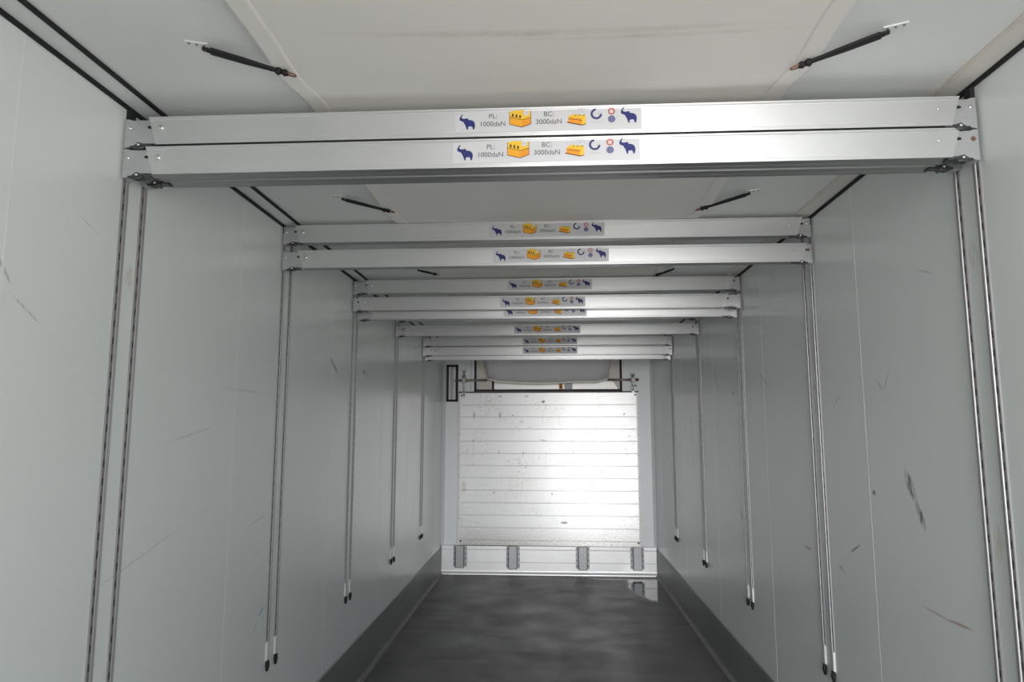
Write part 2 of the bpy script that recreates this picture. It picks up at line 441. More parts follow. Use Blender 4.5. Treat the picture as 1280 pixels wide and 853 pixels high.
# ------------------------------------------------------------------ mesh helpers
class MB:
    def __init__(self):
        self.bm = bmesh.new()
        self.mi = 0
    def _tag(self, faces):
        for f in faces:
            f.material_index = self.mi
    def box(self, a, b, bev=0.0):
        """axis box between corners a and b"""
        lo = [min(p, q) for p, q in zip(a, b)]
        hi = [max(p, q) for p, q in zip(a, b)]
        vs = [self.bm.verts.new((x, y, z)) for x in (lo[0], hi[0]) for y in (lo[1], hi[1]) for z in (lo[2], hi[2])]
        idx = ((0, 1, 3, 2), (4, 6, 7, 5), (0, 4, 5, 1), (2, 3, 7, 6), (0, 2, 6, 4), (1, 5, 7, 3))
        fs = [self.bm.faces.new([vs[i] for i in q]) for q in idx]
        self._tag(fs)
        if bev > 0:
            es = list({e for f in fs for e in f.edges})
            r = bmesh.ops.bevel(self.bm, geom=es, offset=bev, segments=2, affect='EDGES', profile=0.6)
            self._tag(r['faces'])
        return self
    def prism(self, poly, axis, a, b):
        """polygon (u,v) extruded along axis from a to b; a,b may be functions of (u,v)"""
        def pt(u, v, w):
            return {'x': (w, u, v), 'y': (u, w, v), 'z': (u, v, w)}[axis]
        fa = a if callable(a) else (lambda u, v: a)
        fb = b if callable(b) else (lambda u, v: b)
        A = [self.bm.verts.new(pt(u, v, fa(u, v))) for u, v in poly]
        B = [self.bm.verts.new(pt(u, v, fb(u, v))) for u, v in poly]
        n = len(poly)
        fs = [self.bm.faces.new((A[i], A[(i + 1) % n], B[(i + 1) % n], B[i])) for i in range(n)]
        fs.append(self.bm.faces.new(A[::-1]))
        fs.append(self.bm.faces.new(B))
        self._tag(fs)
        return self
    def tube(self, pts, r, n=10, cap=True, closed=False):
        pts = [Vector(p) for p in pts]
        rs = r if isinstance(r, (list, tuple)) else [r] * len(pts)
        rings = []
        N = len(pts)
        prev = None
        for i, p in enumerate(pts):
            if closed:
                t = (pts[(i + 1) % N] - pts[i - 1])
            else:
                t = pts[min(i + 1, N - 1)] - pts[max(i - 1, 0)]
            t.normalize()
            if prev is None:
                up = Vector((0, 0, 1)) if abs(t.z) < 0.9 else Vector((1, 0, 0))
                u = t.cross(up).normalized()
            else:
                u = (prev - t * prev.dot(t)).normalized()
            prev = u
            v = t.cross(u)
            rings.append([self.bm.verts.new(p + (u * math.cos(2 * PI * k / n) + v * math.sin(2 * PI * k / n)) * rs[i]) for k in range(n)])
        fs = []
        rng = range(N) if closed else range(N - 1)
        for i in rng:
            a, b = rings[i], rings[(i + 1) % N]
            for k in range(n):
                fs.append(self.bm.faces.new((a[k], a[(k + 1) % n], b[(k + 1) % n], b[k])))
        if cap and not closed:
            fs.append(self.bm.faces.new(rings[0][::-1]))
            fs.append(self.bm.faces.new(rings[-1]))
        for f in fs:
            f.smooth = len(f.verts) == 4 and n > 6
        self._tag(fs)
        return self
    def dome(self, c, r, h, axis, n=14):
        """low rivet head standing on a face: axis is its outward direction"""
        ax = Vector(axis).normalized()
        t = ax.orthogonal().normalized()
        b = ax.cross(t)
        c = Vector(c)
        rings = []
        for q, (rr, hh) in enumerate(((1, -0.3), (1, 0.15), (0.82, 0.6), (0.45, 0.9))):
            rings.append([self.bm.verts.new(c + ax * h * hh + (t * math.cos(2 * PI * k / n) + b * math.sin(2 * PI * k / n)) * r * rr) for k in range(n)])
        fs = []
        for i in range(3):
            for k in range(n):
                fs.append(self.bm.faces.new((rings[i][k], rings[i][(k + 1) % n], rings[i + 1][(k + 1) % n], rings[i + 1][k])))
        fs.append(self.bm.faces.new(rings[-1]))
        fs.append(self.bm.faces.new(rings[0][::-1]))
        for f in fs:
            f.smooth = True
        self._tag(fs)
        return self
    def poly(self, pts):
        """flat printed polygon given 3D points"""
        f = self.bm.faces.new([self.bm.verts.new(p) for p in pts])
        self._tag([f])
        return self
    def build(self, name, mats, parent=None, recalc=True, tri=False):
        if recalc:
            bmesh.ops.recalc_face_normals(self.bm, faces=self.bm.faces[:])
        if tri:
            bmesh.ops.triangulate(self.bm, faces=self.bm.faces[:], ngon_method='EAR_CLIP')
        me = bpy.data.meshes.new(name)
        self.bm.to_mesh(me)
        self.bm.free()
        for m in (mats if isinstance(mats, (list, tuple)) else [mats]):
            me.materials.append(m)
        o = bpy.data.objects.new(name, me)
        C.objects.link(o)
        if parent is not None:
            o.parent = parent
        return o

def thing(name, label, cat, loc=(0, 0, 0), group=None):
    o = bpy.data.objects.new(name, None)
    o.empty_display_size = 0.1
    C.objects.link(o)
    o.location = loc
    o['label'] = label
    o['category'] = cat
    if group:
        o['group'] = group
    return o

def tag(o, label, cat, group=None):
    o['label'] = label
    o['category'] = cat
    if group:
        o['group'] = group
    return o

def struct(o):
    o['kind'] = 'structure'
    return o

def copy_tree(o, parent=None):
    c = o.copy()
    C.objects.link(c)
    if parent is not None:
        c.parent = parent
    for ch in list(o.children):
        copy_tree(ch, c)
    return c

# ------------------------------------------------------------------ the trailer box
SEAMS = [0.28, 1.48, 2.685, 3.895, 5.09, 6.29, 7.49]
for side, s in (('left', -1), ('right', 1)):
    m = MB()
    m.box((s * W, Y_BACK, 0), (s * (W + 0.06), Y_END + 0.5, HW))
    struct(m.build('wall_' + side, M['wall_' + side[0]]))
    m = MB()
    for y in SEAMS:                                           # the joints between the wall panels
        m.prism([(y - 0.0025, 0.29), (y + 0.0025, 0.29), (y + 0.0025, HW - 0.01), (y - 0.0025, HW - 0.01)], 'x', s * (W + 0.001), s * (W - 0.0005))
    struct(m.build('trim_1' if s < 0 else 'trim_2', M['seam']))
    # kick plate with a folded top and rolled lines
    m = MB()
    p = [(s * (W + 0.002), 0.0), (s * (W - 0.008), 0.0), (s * (W - 0.007), 0.288), (s * (W - 0.004), 0.293), (s * (W + 0.002), 0.293)]
    m.prism(p, 'y', Y_BACK, 8.0)
    struct(m.build('baseboard_' + side, M['kick']))
    m = MB()                                                  # angle bead between kick plate and floor
    m.prism([(s * (W - 0.006), 0.0), (s * (W - 0.030), 0.0), (s * (W - 0.030), 0.006), (s * (W - 0.014), 0.010), (s * (W - 0.010), 0.026), (s * (W - 0.006), 0.026)], 'y', Y_BACK, 8.0)
    struct(m.build('trim_3' if s < 0 else 'trim_4', M['sealant']))
    # cove between wall and ceiling
    m = MB()
    m.prism([(s * (W + 0.03), HW - 0.001), (s * (W - 0.002), HW - 0.001), (s * (W - 0.062), HC - 0.004), (s * (W - 0.062), HC + 0.02), (s * (W + 0.03), HC + 0.02)], 'y', Y_BACK, Y_END + 0.4)
    struct(m.build('trim_5' if s < 0 else 'trim_6', M['cove'] if s < 0 else M['cove_r']))
    m = MB()                                                  # black rubber seal along the wall top
    m.prism([(s * (W + 0.002), HW - 0.012), (s * (W - 0.006), HW - 0.012), (s * (W - 0.009), HW - 0.001), (s * (W - 0.004), HW + 0.001), (s * (W + 0.002), HW + 0.001)], 'y', Y_BACK, Y_END)
    struct(m.build('trim_7' if s < 0 else 'trim_8', M['black']))
    m = MB()                                                  # second seal at the ceiling side of the cove
    xs = W - 0.068
    m.prism([(s * (xs + 0.007), HC - 0.008), (s * (xs - 0.005), HC - 0.007), (s * (xs - 0.005), HC + 0.002), (s * (xs + 0.007), HC + 0.002)], 'y', Y_BACK, Y_END)
    struct(m.build('trim_9' if s < 0 else 'trim_10', M['black'] if s < 0 else M['beige']))

m = MB()
m.box((-W - 0.06, Y_BACK, HC), (W + 0.06, Y_END + 0.5, HC + 0.06))
struct(m.build('ceiling', M['ceiling']))
m = MB()
for y in (0.86, 2.06, 3.27, 4.47, 5.68, 6.9):                 # ceiling panel joints
    m.prism([(y - 0.004, HC - 0.0012), (y + 0.004, HC - 0.0012), (y + 0.004, HC + 0.001), (y - 0.004, HC + 0.001)], 'x', -W + 0.08, W - 0.08)
struct(m.build('trim_11', M['ceiling']))
m = MB()
m.box((-W - 0.06, Y_BACK, -0.06), (W + 0.06, Y_END + 0.5, 0))
struct(m.build('floor', M['floor']))

m = MB()
m.box((-W, Y_BACK - 0.09, 0.0), (DOOR_X, Y_BACK - 0.01, HC), 0.004)
struct(m.build('unseen_door_1', M['pillar']))  # unseen closed leaf, added behind the camera to block half the daylight

# front wall: two pale pillars, the recess for the cooling unit between them
XL, XR, ZREC = -0.850, 0.866, 2.085
m = MB()
m.box((-W, Y_END, 0), (XL, Y_END + 0.10, HC))
m.box((XR, Y_END, 0), (W, Y_END + 0.10, HC))
m.box((XL, Y_END, 0), (XR, Y_END + 0.10, ZREC))
struct(m.build('wall_front', M['pillar']))
for q, sx in ((14, -1), (15, 1)):                             # corner fillets
    m = MB()
    m.prism([(sx * W, Y_END), (sx * (W - 0.03), Y_END), (sx * W, Y_END - 0.05)], 'z', 0.32, HC - 0.02)
    struct(m.build('trim_%d' % q, M['pillar']))
m = MB()
m.box((XL - 0.1, Y_END + 0.42, ZREC - 0.1), (XR + 0.1, Y_END + 0.46, HC))
m.box((XL - 0.05, Y_END + 0.1, ZREC - 0.05), (XL, Y_END + 0.44, HC))
m.box((XR, Y_END + 0.1, ZREC - 0.05), (XR + 0.05, Y_END + 0.44, HC))
m.box((XL, Y_END + 0.1, ZREC - 0.05), (XR, Y_END + 0.44, ZREC))
struct(m.build('wall_recess', M['beige']))
m = MB()                                                      # black seal round the recess
m.box((XL - 0.012, Y_END - 0.012, ZREC - 0.01), (XL + 0.010, Y_END + 0.004, HC - 0.01), 0.002)
m.box((XR - 0.010, Y_END - 0.012, ZREC - 0.01), (XR + 0.012, Y_END + 0.004, HC - 0.01), 0.002)
m.box((XL - 0.012, Y_END - 0.014, ZREC - 0.006), (XR + 0.012, Y_END + 0.004, ZREC + 0.016), 0.002)
m.box((XL - 0.20, Y_END - 0.006, ZREC - 0.02), (XR + 0.20, Y_END + 0.002, ZREC - 0.008))
struct(m.build('trim_12', M['black']))
m = MB()                                                      # joint line on the left pillar
m.box((-0.905, Y_END - 0.001, 2.10), (-0.901, Y_END + 0.002, HC - 0.02))
struct(m.build('trim_13', M['ink_grey']))

# ------------------------------------------------------------------ load beams with sticker labels
BH, BD = 0.086, 0.050                                         # face height and depth of a beam
LW = 0.533
def LP(u, v, dy):
    """sticker drawing units (1140 x 135) -> beam local point"""
    k = LW / 1140
    return ((u - 620) * k, dy, BH / 2 - (v - 131) * k + 0.001)

YF = -BD / 2
def text_mesh(name, body, size, u, v, parent):
    cu = bpy.data.curves.new(name, 'FONT')
    cu.body = body
    cu.size = size
    cu.align_x = 'CENTER'
    cu.align_y = 'CENTER'
    cu.extrude = 0.0
    t = bpy.data.objects.new(name + '_curve', cu)
    C.objects.link(t)
    bpy.context.view_layer.update()
    me = bpy.data.meshes.new_from_object(t.evaluated_get(bpy.context.evaluated_depsgraph_get()))
    bpy.data.objects.remove(t)
    x, y, z = LP(u, v, YF - 0.0030)
    me.transform(Matrix.Translation((x, y, z)) @ Matrix.Rotation(R(90), 4, 'X'))
    me.name = name
    return me

ELE = [(192, 157), (203, 163), (183, 192), (190, 207), (212, 214), (240, 210), (262, 207), (270, 230), (300, 232), (328, 243), (345, 265),
       (352, 300), (348, 325), (342, 352), (324, 356), (320, 328), (306, 312), (286, 314), (268, 320), (262, 330), (268, 352), (250, 356), (240, 330), (230, 295),
       (214, 272), (208, 256), (190, 246), (170, 240), (160, 226), (158, 210), (168, 188), (180, 170)]
def ele(m, u0, v0):
    m.poly([LP(u0 + (x - 155) * 0.5, v0 + (y - 155) * 0.5, YF - 0.0030) for x, y in ELE])

def label_parts(parent):
    m = MB()
    x0, _, z0 = LP(50, 198, 0)
    x1, _, z1 = LP(1190, 66, 0)
    m.box((x0, YF - 0.0022, z0), (x1, YF - 0.0005, z1))
    lab = m.build('label', M['sticker'], parent)
    for u0, v0 in ((77, 80), (1064, 60)):
        m = MB()
        ele(m, u0, v0)
        m.build('elephant_emblem', M['ink_blue'], lab, True, True)
    for body, u, v in (('PL:', 285, 98), ('1000daN', 283, 148), ('BC:', 628, 92), ('3000daN', 628, 141)):
        me = text_mesh('lettering', body, 0.0205, u, v, lab)
        me.materials.append(M['ink_grey'])
        o = bpy.data.objects.new('lettering', me)
        C.objects.link(o)
        o.parent = lab
    # partition pictogram: open orange bay with three dark bottles and a white card
    def P(x, y, dy=0.0030):
        return LP(385 + (x - 770) * 0.5, 62 + (y - 122) * 0.5, YF - dy)
    m = MB()
    m.mi = 2
    m.poly([P(775, 140), P(850, 124), P(960, 126), P(1037, 138), P(1037, 215), P(930, 246), P(775, 208)])
    m.mi = 1
    m.poly([P(775, 208), P(930, 246), P(930, 342), P(775, 300)])
    m.mi = 0
    m.poly([P(930, 246), P(1037, 215), P(1037, 302), P(930, 342)])
    m.mi = 3
    for a in ((772, 206, 932, 248), (930, 248, 1038, 216)):
        (xa, ya, xb, yb) = a
        m.poly([P(xa, ya - 3, .0033), P(xb, yb - 3, .0033), P(xb, yb + 4, .0033), P(xa, ya + 4, .0033)])
    m.poly([P(772, 140, .0033), P(778, 139, .0033), P(778, 300, .0033), P(772, 299, .0033)])
    m.poly([P(1034, 138, .0033), P(1040, 139, .0033), P(1040, 302, .0033), P(1034, 303, .0033)])
    m.poly([P(772, 298, .0033), P(930, 338, .0033), P(930, 347, .0033), P(772, 305, .0033)])
    m.poly([P(930, 338, .0033), P(1038, 299, .0033), P(1038, 306, .0033), P(930, 347, .0033)])
    for cx, cyy in ((815, 188), (860, 198), (905, 208)):
        m.poly([P(cx - 5, cyy - 24, .0034), P(cx + 5, cyy - 24, .0034), P(cx + 12, cyy - 4, .0034), P(cx + 12, cyy + 20, .0034), P(cx - 12, cyy + 16, .0034), P(cx - 12, cyy - 6, .0034)])
    m.mi = 4
    m.poly([P(948, 130, .0036), P(1014, 130, .0036), P(1014, 192, .0036), P(948, 192, .0036)])
    m.mi = 5
    m.poly([P(962, 150, .0038), P(998, 150, .0038), P(998, 168, .0038), P(962, 168, .0038)])
    m.build('bay_pictogram', [M['ink_orange'], M['ink_amber'], M['ink_yellow'], M['ink_brown'], M['sticker'], M['ink_pale']], lab, True, True)
    # deck pictogram: row of yellow crates standing on a beam, open frame above
    def Q(x, y, dy=0.0030):
        return LP(738 + (x - 195) * 0.5, 62 + (y - 115) * 0.5, YF - dy)
    m = MB()
    m.mi = 2
    m.poly([Q(215, 212), Q(262, 184), Q(422, 196), Q(378, 238)])
    m.poly([Q(378, 238), Q(422, 196), Q(428, 312), Q(378, 328)])
    m.mi = 1
    m.poly([Q(215, 212), Q(378, 238), Q(378, 262), Q(215, 236)])
    m.mi = 0
    m.poly([Q(215, 240), Q(378, 268), Q(378, 328), Q(212, 286)])
    m.mi = 3
    m.poly([Q(215, 236, .0033), Q(378, 262, .0033), Q(378, 270, .0033), Q(215, 243, .0033)])
    m.poly([Q(195, 278, .0033), Q(380, 322, .0033), Q(380, 334, .0033), Q(195, 292, .0033)])
    m.poly([Q(380, 322, .0033), Q(428, 308, .0033), Q(428, 318, .0033), Q(380, 334, .0033)])
    m.mi = 6
    for xa in (285, 335, 385):
        m.poly([Q(xa, 204, .0033), Q(xa + 26, 190, .0033), Q(xa + 32, 196, .0033), Q(xa + 6, 214, .0033)])
    m.mi = 5
    for xa in (212, 250, 292, 330, 420):
        m.poly([Q(xa, 118), Q(xa + 5, 118), Q(xa + 5, 184), Q(xa, 184)])
    m.poly([Q(332, 118), Q(425, 118), Q(425, 124), Q(332, 124)])
    m.poly([Q(362, 142), Q(392, 142), Q(392, 162), Q(362, 162)])
    m.build('deck_pictogram', [M['ink_orange'], M['ink_amber'], M['ink_yellow'], M['ink_brown'], M['sticker'], M['ink_pale'], M['ink_grey']], lab, True, True)
    # open blue ring
    m = MB()
    def arc(cu_, cv, r0, r1, a0, a1, n, dy):
        pts = []
        for i in range(n):
            a = a0 + (a1 - a0) * i / n
            b = a0 + (a1 - a0) * (i + 1) / n
            m.poly([LP(cu_ + r1 * math.cos(a), cv - r1 * math.sin(a), YF - dy), LP(cu_ + r1 * math.cos(b), cv - r1 * math.sin(b), YF - dy),
                    LP(cu_ + r0 * math.cos(b), cv - r0 * math.sin(b), YF - dy), LP(cu_ + r0 * math.cos(a), cv - r0 * math.sin(a), YF - dy)])
    arc(918, 98, 22, 35, R(95), R(360), 26, 0.0030)
    m.mi = 1
    for va in (86, 98):
        m.poly([LP(925, va, YF - .003), LP(952, va, YF - .003), LP(952, va + 3, YF - .003), LP(925, va + 3, YF - .003)])
    m.poly([LP(885, 150, YF - .003), LP(956, 150, YF - .003), LP(956, 154, YF - .003), LP(885, 154, YF - .003)])
    m.build('ring_emblem', [M['ink_violet'], M['ink_pale']], lab)
    m = MB()
    arc(1010, 84, 0.1, 17, 0, 2 * PI, 24, 0.0030)
    m.mi = 1
    arc(1010, 84, 15, 21, 0, 2 * PI, 24, 0.0032)
    m.mi = 2
    m.poly([LP(1010, 72, YF - .0033), LP(1021, 93, YF - .0033), LP(999, 93, YF - .0033)])
    m.build('red_seal', [M['ink_pink'], M['ink_red'], M['sticker']], lab)
    m = MB()
    arc(1010, 133, 0.1, 22, 0, 2 * PI, 24, 0.0030)
    m.mi = 1
    arc(1010, 133, 14, 16.5, 0, 2 * PI, 24, 0.0032)
    m.mi = 1
    arc(1012, 133, 5, 8, R(20), R(320), 12, 0.0032)
    m.build('blue_seal', [M['ink_violet'], M['ink_lilac']], lab)
    return lab

def sleeve(xl, xr, slant=0.026):
    """hollow aluminium profile: flat face with a rounded lip along both edges, bevelled ends"""
    f, b, h = YF, BD / 2, BH
    prof = [(f - 0.0015, 0.0), (f - 0.0015, 0.004), (f, 0.0055), (f, 0.0085), (f + 0.0008, 0.0095), (f, 0.0105), (f, h - 0.013),
            (f + 0.0008, h - 0.0115), (f, h - 0.010), (f, h - 0.008), (f - 0.0020, h - 0.006), (f - 0.0020, h - 0.001), (f - 0.001, h),
            (b, h), (b, 0.0), (f + 0.030, 0.0), (f + 0.029, 0.0012), (f + 0.028, 0.0)]
    m = MB()
    m.prism(prof, 'x', lambda y, z: xl + slant * (1 - z / h), lambda y, z: xr - slant * (1 - z / h))
    m.bm.faces.ensure_lookup_table()
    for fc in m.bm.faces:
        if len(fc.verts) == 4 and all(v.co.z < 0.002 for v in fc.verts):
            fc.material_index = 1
    return m

def end_fitting(parent, s, xin, xout, lower=False):
    """steel end that slides in the sleeve and locks into the wall rail"""
    f = YF + 0.005
    zb, zt = 0.006, BH - 0.006
    m = MB()
    w = abs(xout - xin)
    X = lambda d: xout - s * d                                # d measured inward from the rail
    poly = [(X(0.0), -0.007), (X(0.0), zt + 0.002), (X(0.012), zt + 0.002), (X(0.022), zt - 0.002), (xin, zt - 0.002), (xin, zb), (X(0.050), zb), (X(0.036), 0.004), (X(0.012), -0.005)]
    m.prism(poly, 'y', f, BD / 2 - 0.006)
    # pressed diagonal crease
    m.prism([(X(0.004), 0.030), (X(0.040), 0.014), (X(0.041), 0.0125), (X(0.004), 0.0275)], 'y', f - 0.0012, f + 0.001)
    fo = m.build('end_fitting', M['fitting'], parent)
    m = MB()
    m.dome((X(0.014), f, 0.055), 0.0065, 0.0045, (0, -1, 0))
    m.build('rivet', M['rust'] if s > 0 and lower else M['bolt'], fo)
    m = MB()                                                  # slotted hole, half covered by the sleeve
    m.prism([(xin + s * 0.024 + 0.007 * math.cos(2 * PI * k / 14) + (0.004 if math.cos(2 * PI * k / 14) > 0 else -0.004), 0.056 + 0.0045 * math.sin(2 * PI * k / 14)) for k in range(14)], 'y', f - 0.0006, f + 0.004)
    m.build('slot', M['dark_hole'], fo)
    # spring latch under the end
    m = MB()
    y0 = f + 0.002
    m.prism([(X(0.024), -0.006), (X(0.036), 0.003), (X(0.050), 0.007), (X(0.062), 0.004), (X(0.088), -0.001), (X(0.088), -0.0045), (X(0.062), -0.003), (X(0.048), -0.006), (X(0.034), -0.009)], 'y', y0 - 0.006, y0 + 0.022)
    m.tube([(X(0.048), y0 - 0.010, 0.000), (X(0.048), y0 + 0.028, 0.000)], 0.0075, 10)
    m.tube([(X(0.066), y0 - 0.005, -0.004), (X(0.058), y0 - 0.008, -0.010), (X(0.040), y0 - 0.006, -0.010), (X(0.022), y0 - 0.004, -0.004)], 0.0038, 8)
    la = m.build('latch', M['steel_dk'], parent)
    m = MB()
    m.dome((X(0.048), y0 - 0.010, 0.000), 0.0045, 0.003, (0, -1, 0))
    m.build('pin', M['bolt'], la)

XF = W - 0.0088                                                # where the fittings meet the rails
proto_label = None
def make_beam(label_text, y, z, xl, xr, lab_x, has_label=True, tilt=0.0):
    global proto_label
    t = thing('load_beam', label_text, 'load beam', (0, y + BD / 2, z), 'aluminium load beams across the trailer')
    sl = sleeve(xl, xr).build('sleeve', [M['beam'], M['beam_under_shaded']], t)
    MB().dome((xl + 0.040, YF, 0.052), 0.0095, 0.006, (0, -1, 0)).build('rivet', M['bolt'], sl)
    MB().dome((xr - 0.060, YF, 0.050), 0.0040, 0.003, (0, -1, 0)).build('rivet', M['bolt'], sl)
    end_fitting(t, -1, xl + 0.03, -XF)
    end_fitting(t, 1, xr - 0.03, XF, 'lower' in label_text)
    if has_label:
        if proto_label is None:
            proto_label = label_parts(t)
            lb = proto_label
        else:
            lb = copy_tree(proto_label, t)
        lb.location.x = lab_x
    return t

ST = [1.891, 3.106, 4.274, 5.481, 6.689]                      # wall stations, 1.2 m apart
#        station, row, z of underside, sleeve ends, sticker centre, label
BEAMS = [
    (0, False, 2.4750, -1.1480, 1.1770, 0.033, 'nearest and largest load beam overhead, upper of the two with full stickers'),
    (0, False, 2.3830, -1.1520, 1.1710, 0.027, 'nearest load beam overhead, lower of the two with full stickers'),
    (0, True, 2.3935, -1.1700, 1.1750, None, 'load beam behind the nearest pair, only its underside showing below them'),
    (1, False, 2.5130, -1.1660, 1.1860, 0.024, 'upper load beam of the second set, above a dark gap'),
    (1, False, 2.3910, -1.1480, 1.2010, 0.042, 'lower load beam of the second set, below a dark gap'),
    (2, False, 2.5030, -1.1430, 1.1880, 0.036, 'upper load beam of the third set, just under the ceiling'),
    (2, False, 2.3920, -1.1910, 1.1470, -0.008, 'middle load beam of the third set, whose sticker sits farthest left'),
    (2, True, 2.3480, -1.1540, 1.1530, 0.006, 'lowest load beam of the third set, its sticker half hidden by the beam before it'),
    (3, False, 2.5130, -1.1300, 1.1300, None, 'mostly hidden load beam of the fourth set, showing as a dark line above the single sticker'),
    (3, False, 2.3920, -1.1580, 1.1780, 0.0145, 'lone fully visible load beam of the fourth set, between third set and bulkhead'),
    (4, False, 2.4530, -1.1470, 1.1850, 0.037, 'upper load beam of the farthest set above the bulkhead'),
    (4, False, 2.3590, -1.1380, 1.1900, 0.037, 'lower stickered load beam of the farthest set above the bulkhead'),
    (4, True, 2.3230, -1.1370, 1.2030, None, 'lowest load beam of the farthest set, showing as a plain white strip'),
]
for (k, rear, z, xl, xr, lx, txt) in BEAMS:
    y = ST[k] - 0.029 + (0.093 if rear else 0.0)
    make_beam(txt, y, z, xl, xr, lx if lx is not None else 0.0, lx is not None)

# ------------------------------------------------------------------ slotted wall rails, two at each station and side
def make_rail(s):
    t = thing('wall_rail', '', 'wall rail', (s * W, 0, 0.585), 'slotted rails up the side walls')
    L = HW - 0.02 - 0.585
    i = -s                                                    # inward direction
    m = MB()
    pr = [(i * -0.001, -0.0135), (i * 0.0030, -0.0135), (i * 0.0042, -0.012), (i * 0.0042, -0.001), (i * 0.0072, 0.000), (i * 0.0086, 0.003), (i * 0.0072, 0.006),
          (i * 0.0036, 0.007), (i * 0.0036, 0.010), (i * 0.0052, 0.011), (i * 0.0052, 0.0135), (i * -0.001, 0.0135)]
    m.prism(pr, 'z', 0.118, L)
    m.mi = 2
    m.box((i * 0.0038, -0.0118, 0.118), (i * 0.0044, -0.0012, L))
    m.mi = 1
    z = 0.15
    while z < L - 0.05:                                       # the row of latch slots
        m.box((i * 0.0040, -0.0092, z), (i * 0.0047, -0.0042, z + 0.020))
        z += 0.050
    m.box((i * 0.0032, 0.0072, 0.12), (i * 0.0039, 0.0098, L))
    m.build('channel', [M['rail'], M['rail_groove'], M['rail_face']], t)
    m = MB()
    pr2 = [(i * -0.001, -0.008), (i * 0.004, -0.008), (i * 0.0072, -0.005), (i * 0.0072, 0.005), (i * 0.004, 0.008), (i * -0.001, 0.008)]
    m.prism(pr2, 'z', 0.035, 0.122)
    m.build('foot_sleeve', M['foot'], t)
    m = MB()
    m.tube([(i * 0.007, -0.001, 0.040), (i * 0.009, -0.002, 0.018), (i * 0.009, -0.006, -0.004)], [0.009, 0.0095, 0.005], 10)
    m.build('end_stop', M['black'], t)
    m = MB()
    m.prism([(i * 0.0, -0.016), (i * 0.012, -0.014), (i * 0.016, 0.0), (i * 0.012, 0.014), (i * 0.0, 0.016)], 'z', L - 0.02, L + 0.008)
    m.build('top_stop', M['black'], t)
    return t

ORD = ['first', 'second', 'third', 'fourth', 'farthest']
PLACE = ['carrying the nearest beams', 'carrying the second set of beams', 'carrying the third set of beams', 'carrying the fourth set of beams', 'carrying the beams nearest the bulkhead']
for s, side in ((-1, 'left'), (1, 'right')):
    proto = None
    for k, y in enumerate(ST):
        for j in (0, 1):
            r = make_rail(s) if proto is None else copy_tree(proto)
            if proto is None:
                proto = r
            r.location = (s * W, y + 0.005 + 0.093 * j, 0.585)
            r['label'] = 'slotted metal rail on %s wall, %s of the pair %s' % (side, ('nearer', 'farther')[j], PLACE[k])

# ------------------------------------------------------------------ fabric air duct under the ceiling, with rubber straps
DXL, DXR = -0.675, 0.715
def duct_z(y):
    z = 2.574
    for k in range(5):                                        # lifted over every set of beams, sagging between
        z += 0.022 * math.exp(-((y - ST[k] - 0.03) / 0.16) ** 2)
    return min(z, 2.597)
duct = thing('fabric_air_duct', 'long pale fabric air duct slung under the middle of the ceiling', 'air duct', (0, 0, 0))
def grid_sheet(m, rows, thick):
    """rows of 3-D points -> closed sheet with thickness upward"""
    top, bot = [], []
    for r in rows:
        bot.append([m.bm.verts.new(p) for p in r])
        top.append([m.bm.verts.new((p[0], p[1], p[2] + thick)) for p in r])
    n, k = len(rows), len(rows[0])
    fs = []
    for i in range(n - 1):
        for j in range(k - 1):
            fs.append(m.bm.faces.new((bot[i][j], bot[i][j + 1], bot[i + 1][j + 1], bot[i + 1][j])))
            fs.append(m.bm.faces.new((top[i][j], top[i + 1][j], top[i + 1][j + 1], top[i][j + 1])))
    for i in range(n - 1):
        fs.append(m.bm.faces.new((bot[i][0], bot[i + 1][0], top[i + 1][0], top[i][0])))
        fs.append(m.bm.faces.new((bot[i][-1], top[i][-1], top[i + 1][-1], bot[i + 1][-1])))
    for j in range(k - 1):
        fs.append(m.bm.faces.new((bot[0][j], top[0][j], top[0][j + 1], bot[0][j + 1])))
        fs.append(m.bm.faces.new((bot[-1][j], bot[-1][j + 1], top[-1][j + 1], top[-1][j])))
    for f in fs:
        f.smooth = True
    m._tag(fs)
ys = [Y_BACK + 0.2 + i * 0.06 for i in range(int((7.25 - Y_BACK - 0.2) / 0.06) + 1)]
def duct_edge(y, s):
    # the edge is pulled out a little at every strap
    w = 0.0
    for y0 in (0.55, 1.70, 2.88, 4.13, 5.3, 6.5):
        w += 0.010 * math.exp(-((y - y0) / 0.10) ** 2)
    return (DXL - w) if s < 0 else (DXR + w)
def sagf(u, zz):
    return 0.018 * math.sin(PI * u) * (1 - 0.7 * min(1, max(0, (zz - 2.578) / 0.012)))
rows, hemL, hemR = [], [], []
for y in ys:
    a, b = duct_edge(y, -1), duct_edge(y, 1)
    zz = duct_z(y)
    row = []
    for j in range(25):
        u = j / 24
        x = a + (b - a) * u
        sag = sagf(u, zz)
        row.append((x, y, zz + 0.010 - sag))
    rows.append(row)
    hemL.append([(a - 0.004, y, zz + 0.009)] + [(a + q, y, zz + 0.0088 - sagf(q / (b - a), zz)) for q in (0.002, 0.02, 0.04, 0.052)])
    hemR.append([(b - q, y, zz + 0.0088 - sagf(q / (b - a), zz)) for q in (0.052, 0.04, 0.02, 0.002)] + [(b + 0.004, y, zz + 0.009)])
m = MB()
grid_sheet(m, rows, 0.003)
m.build('fabric_sheet', M['fabric'], duct)
for hrows in (hemL, hemR):
    m = MB()
    grid_sheet(m, hrows, 0.0015)
    m.build('hem', M['hem'], duct)
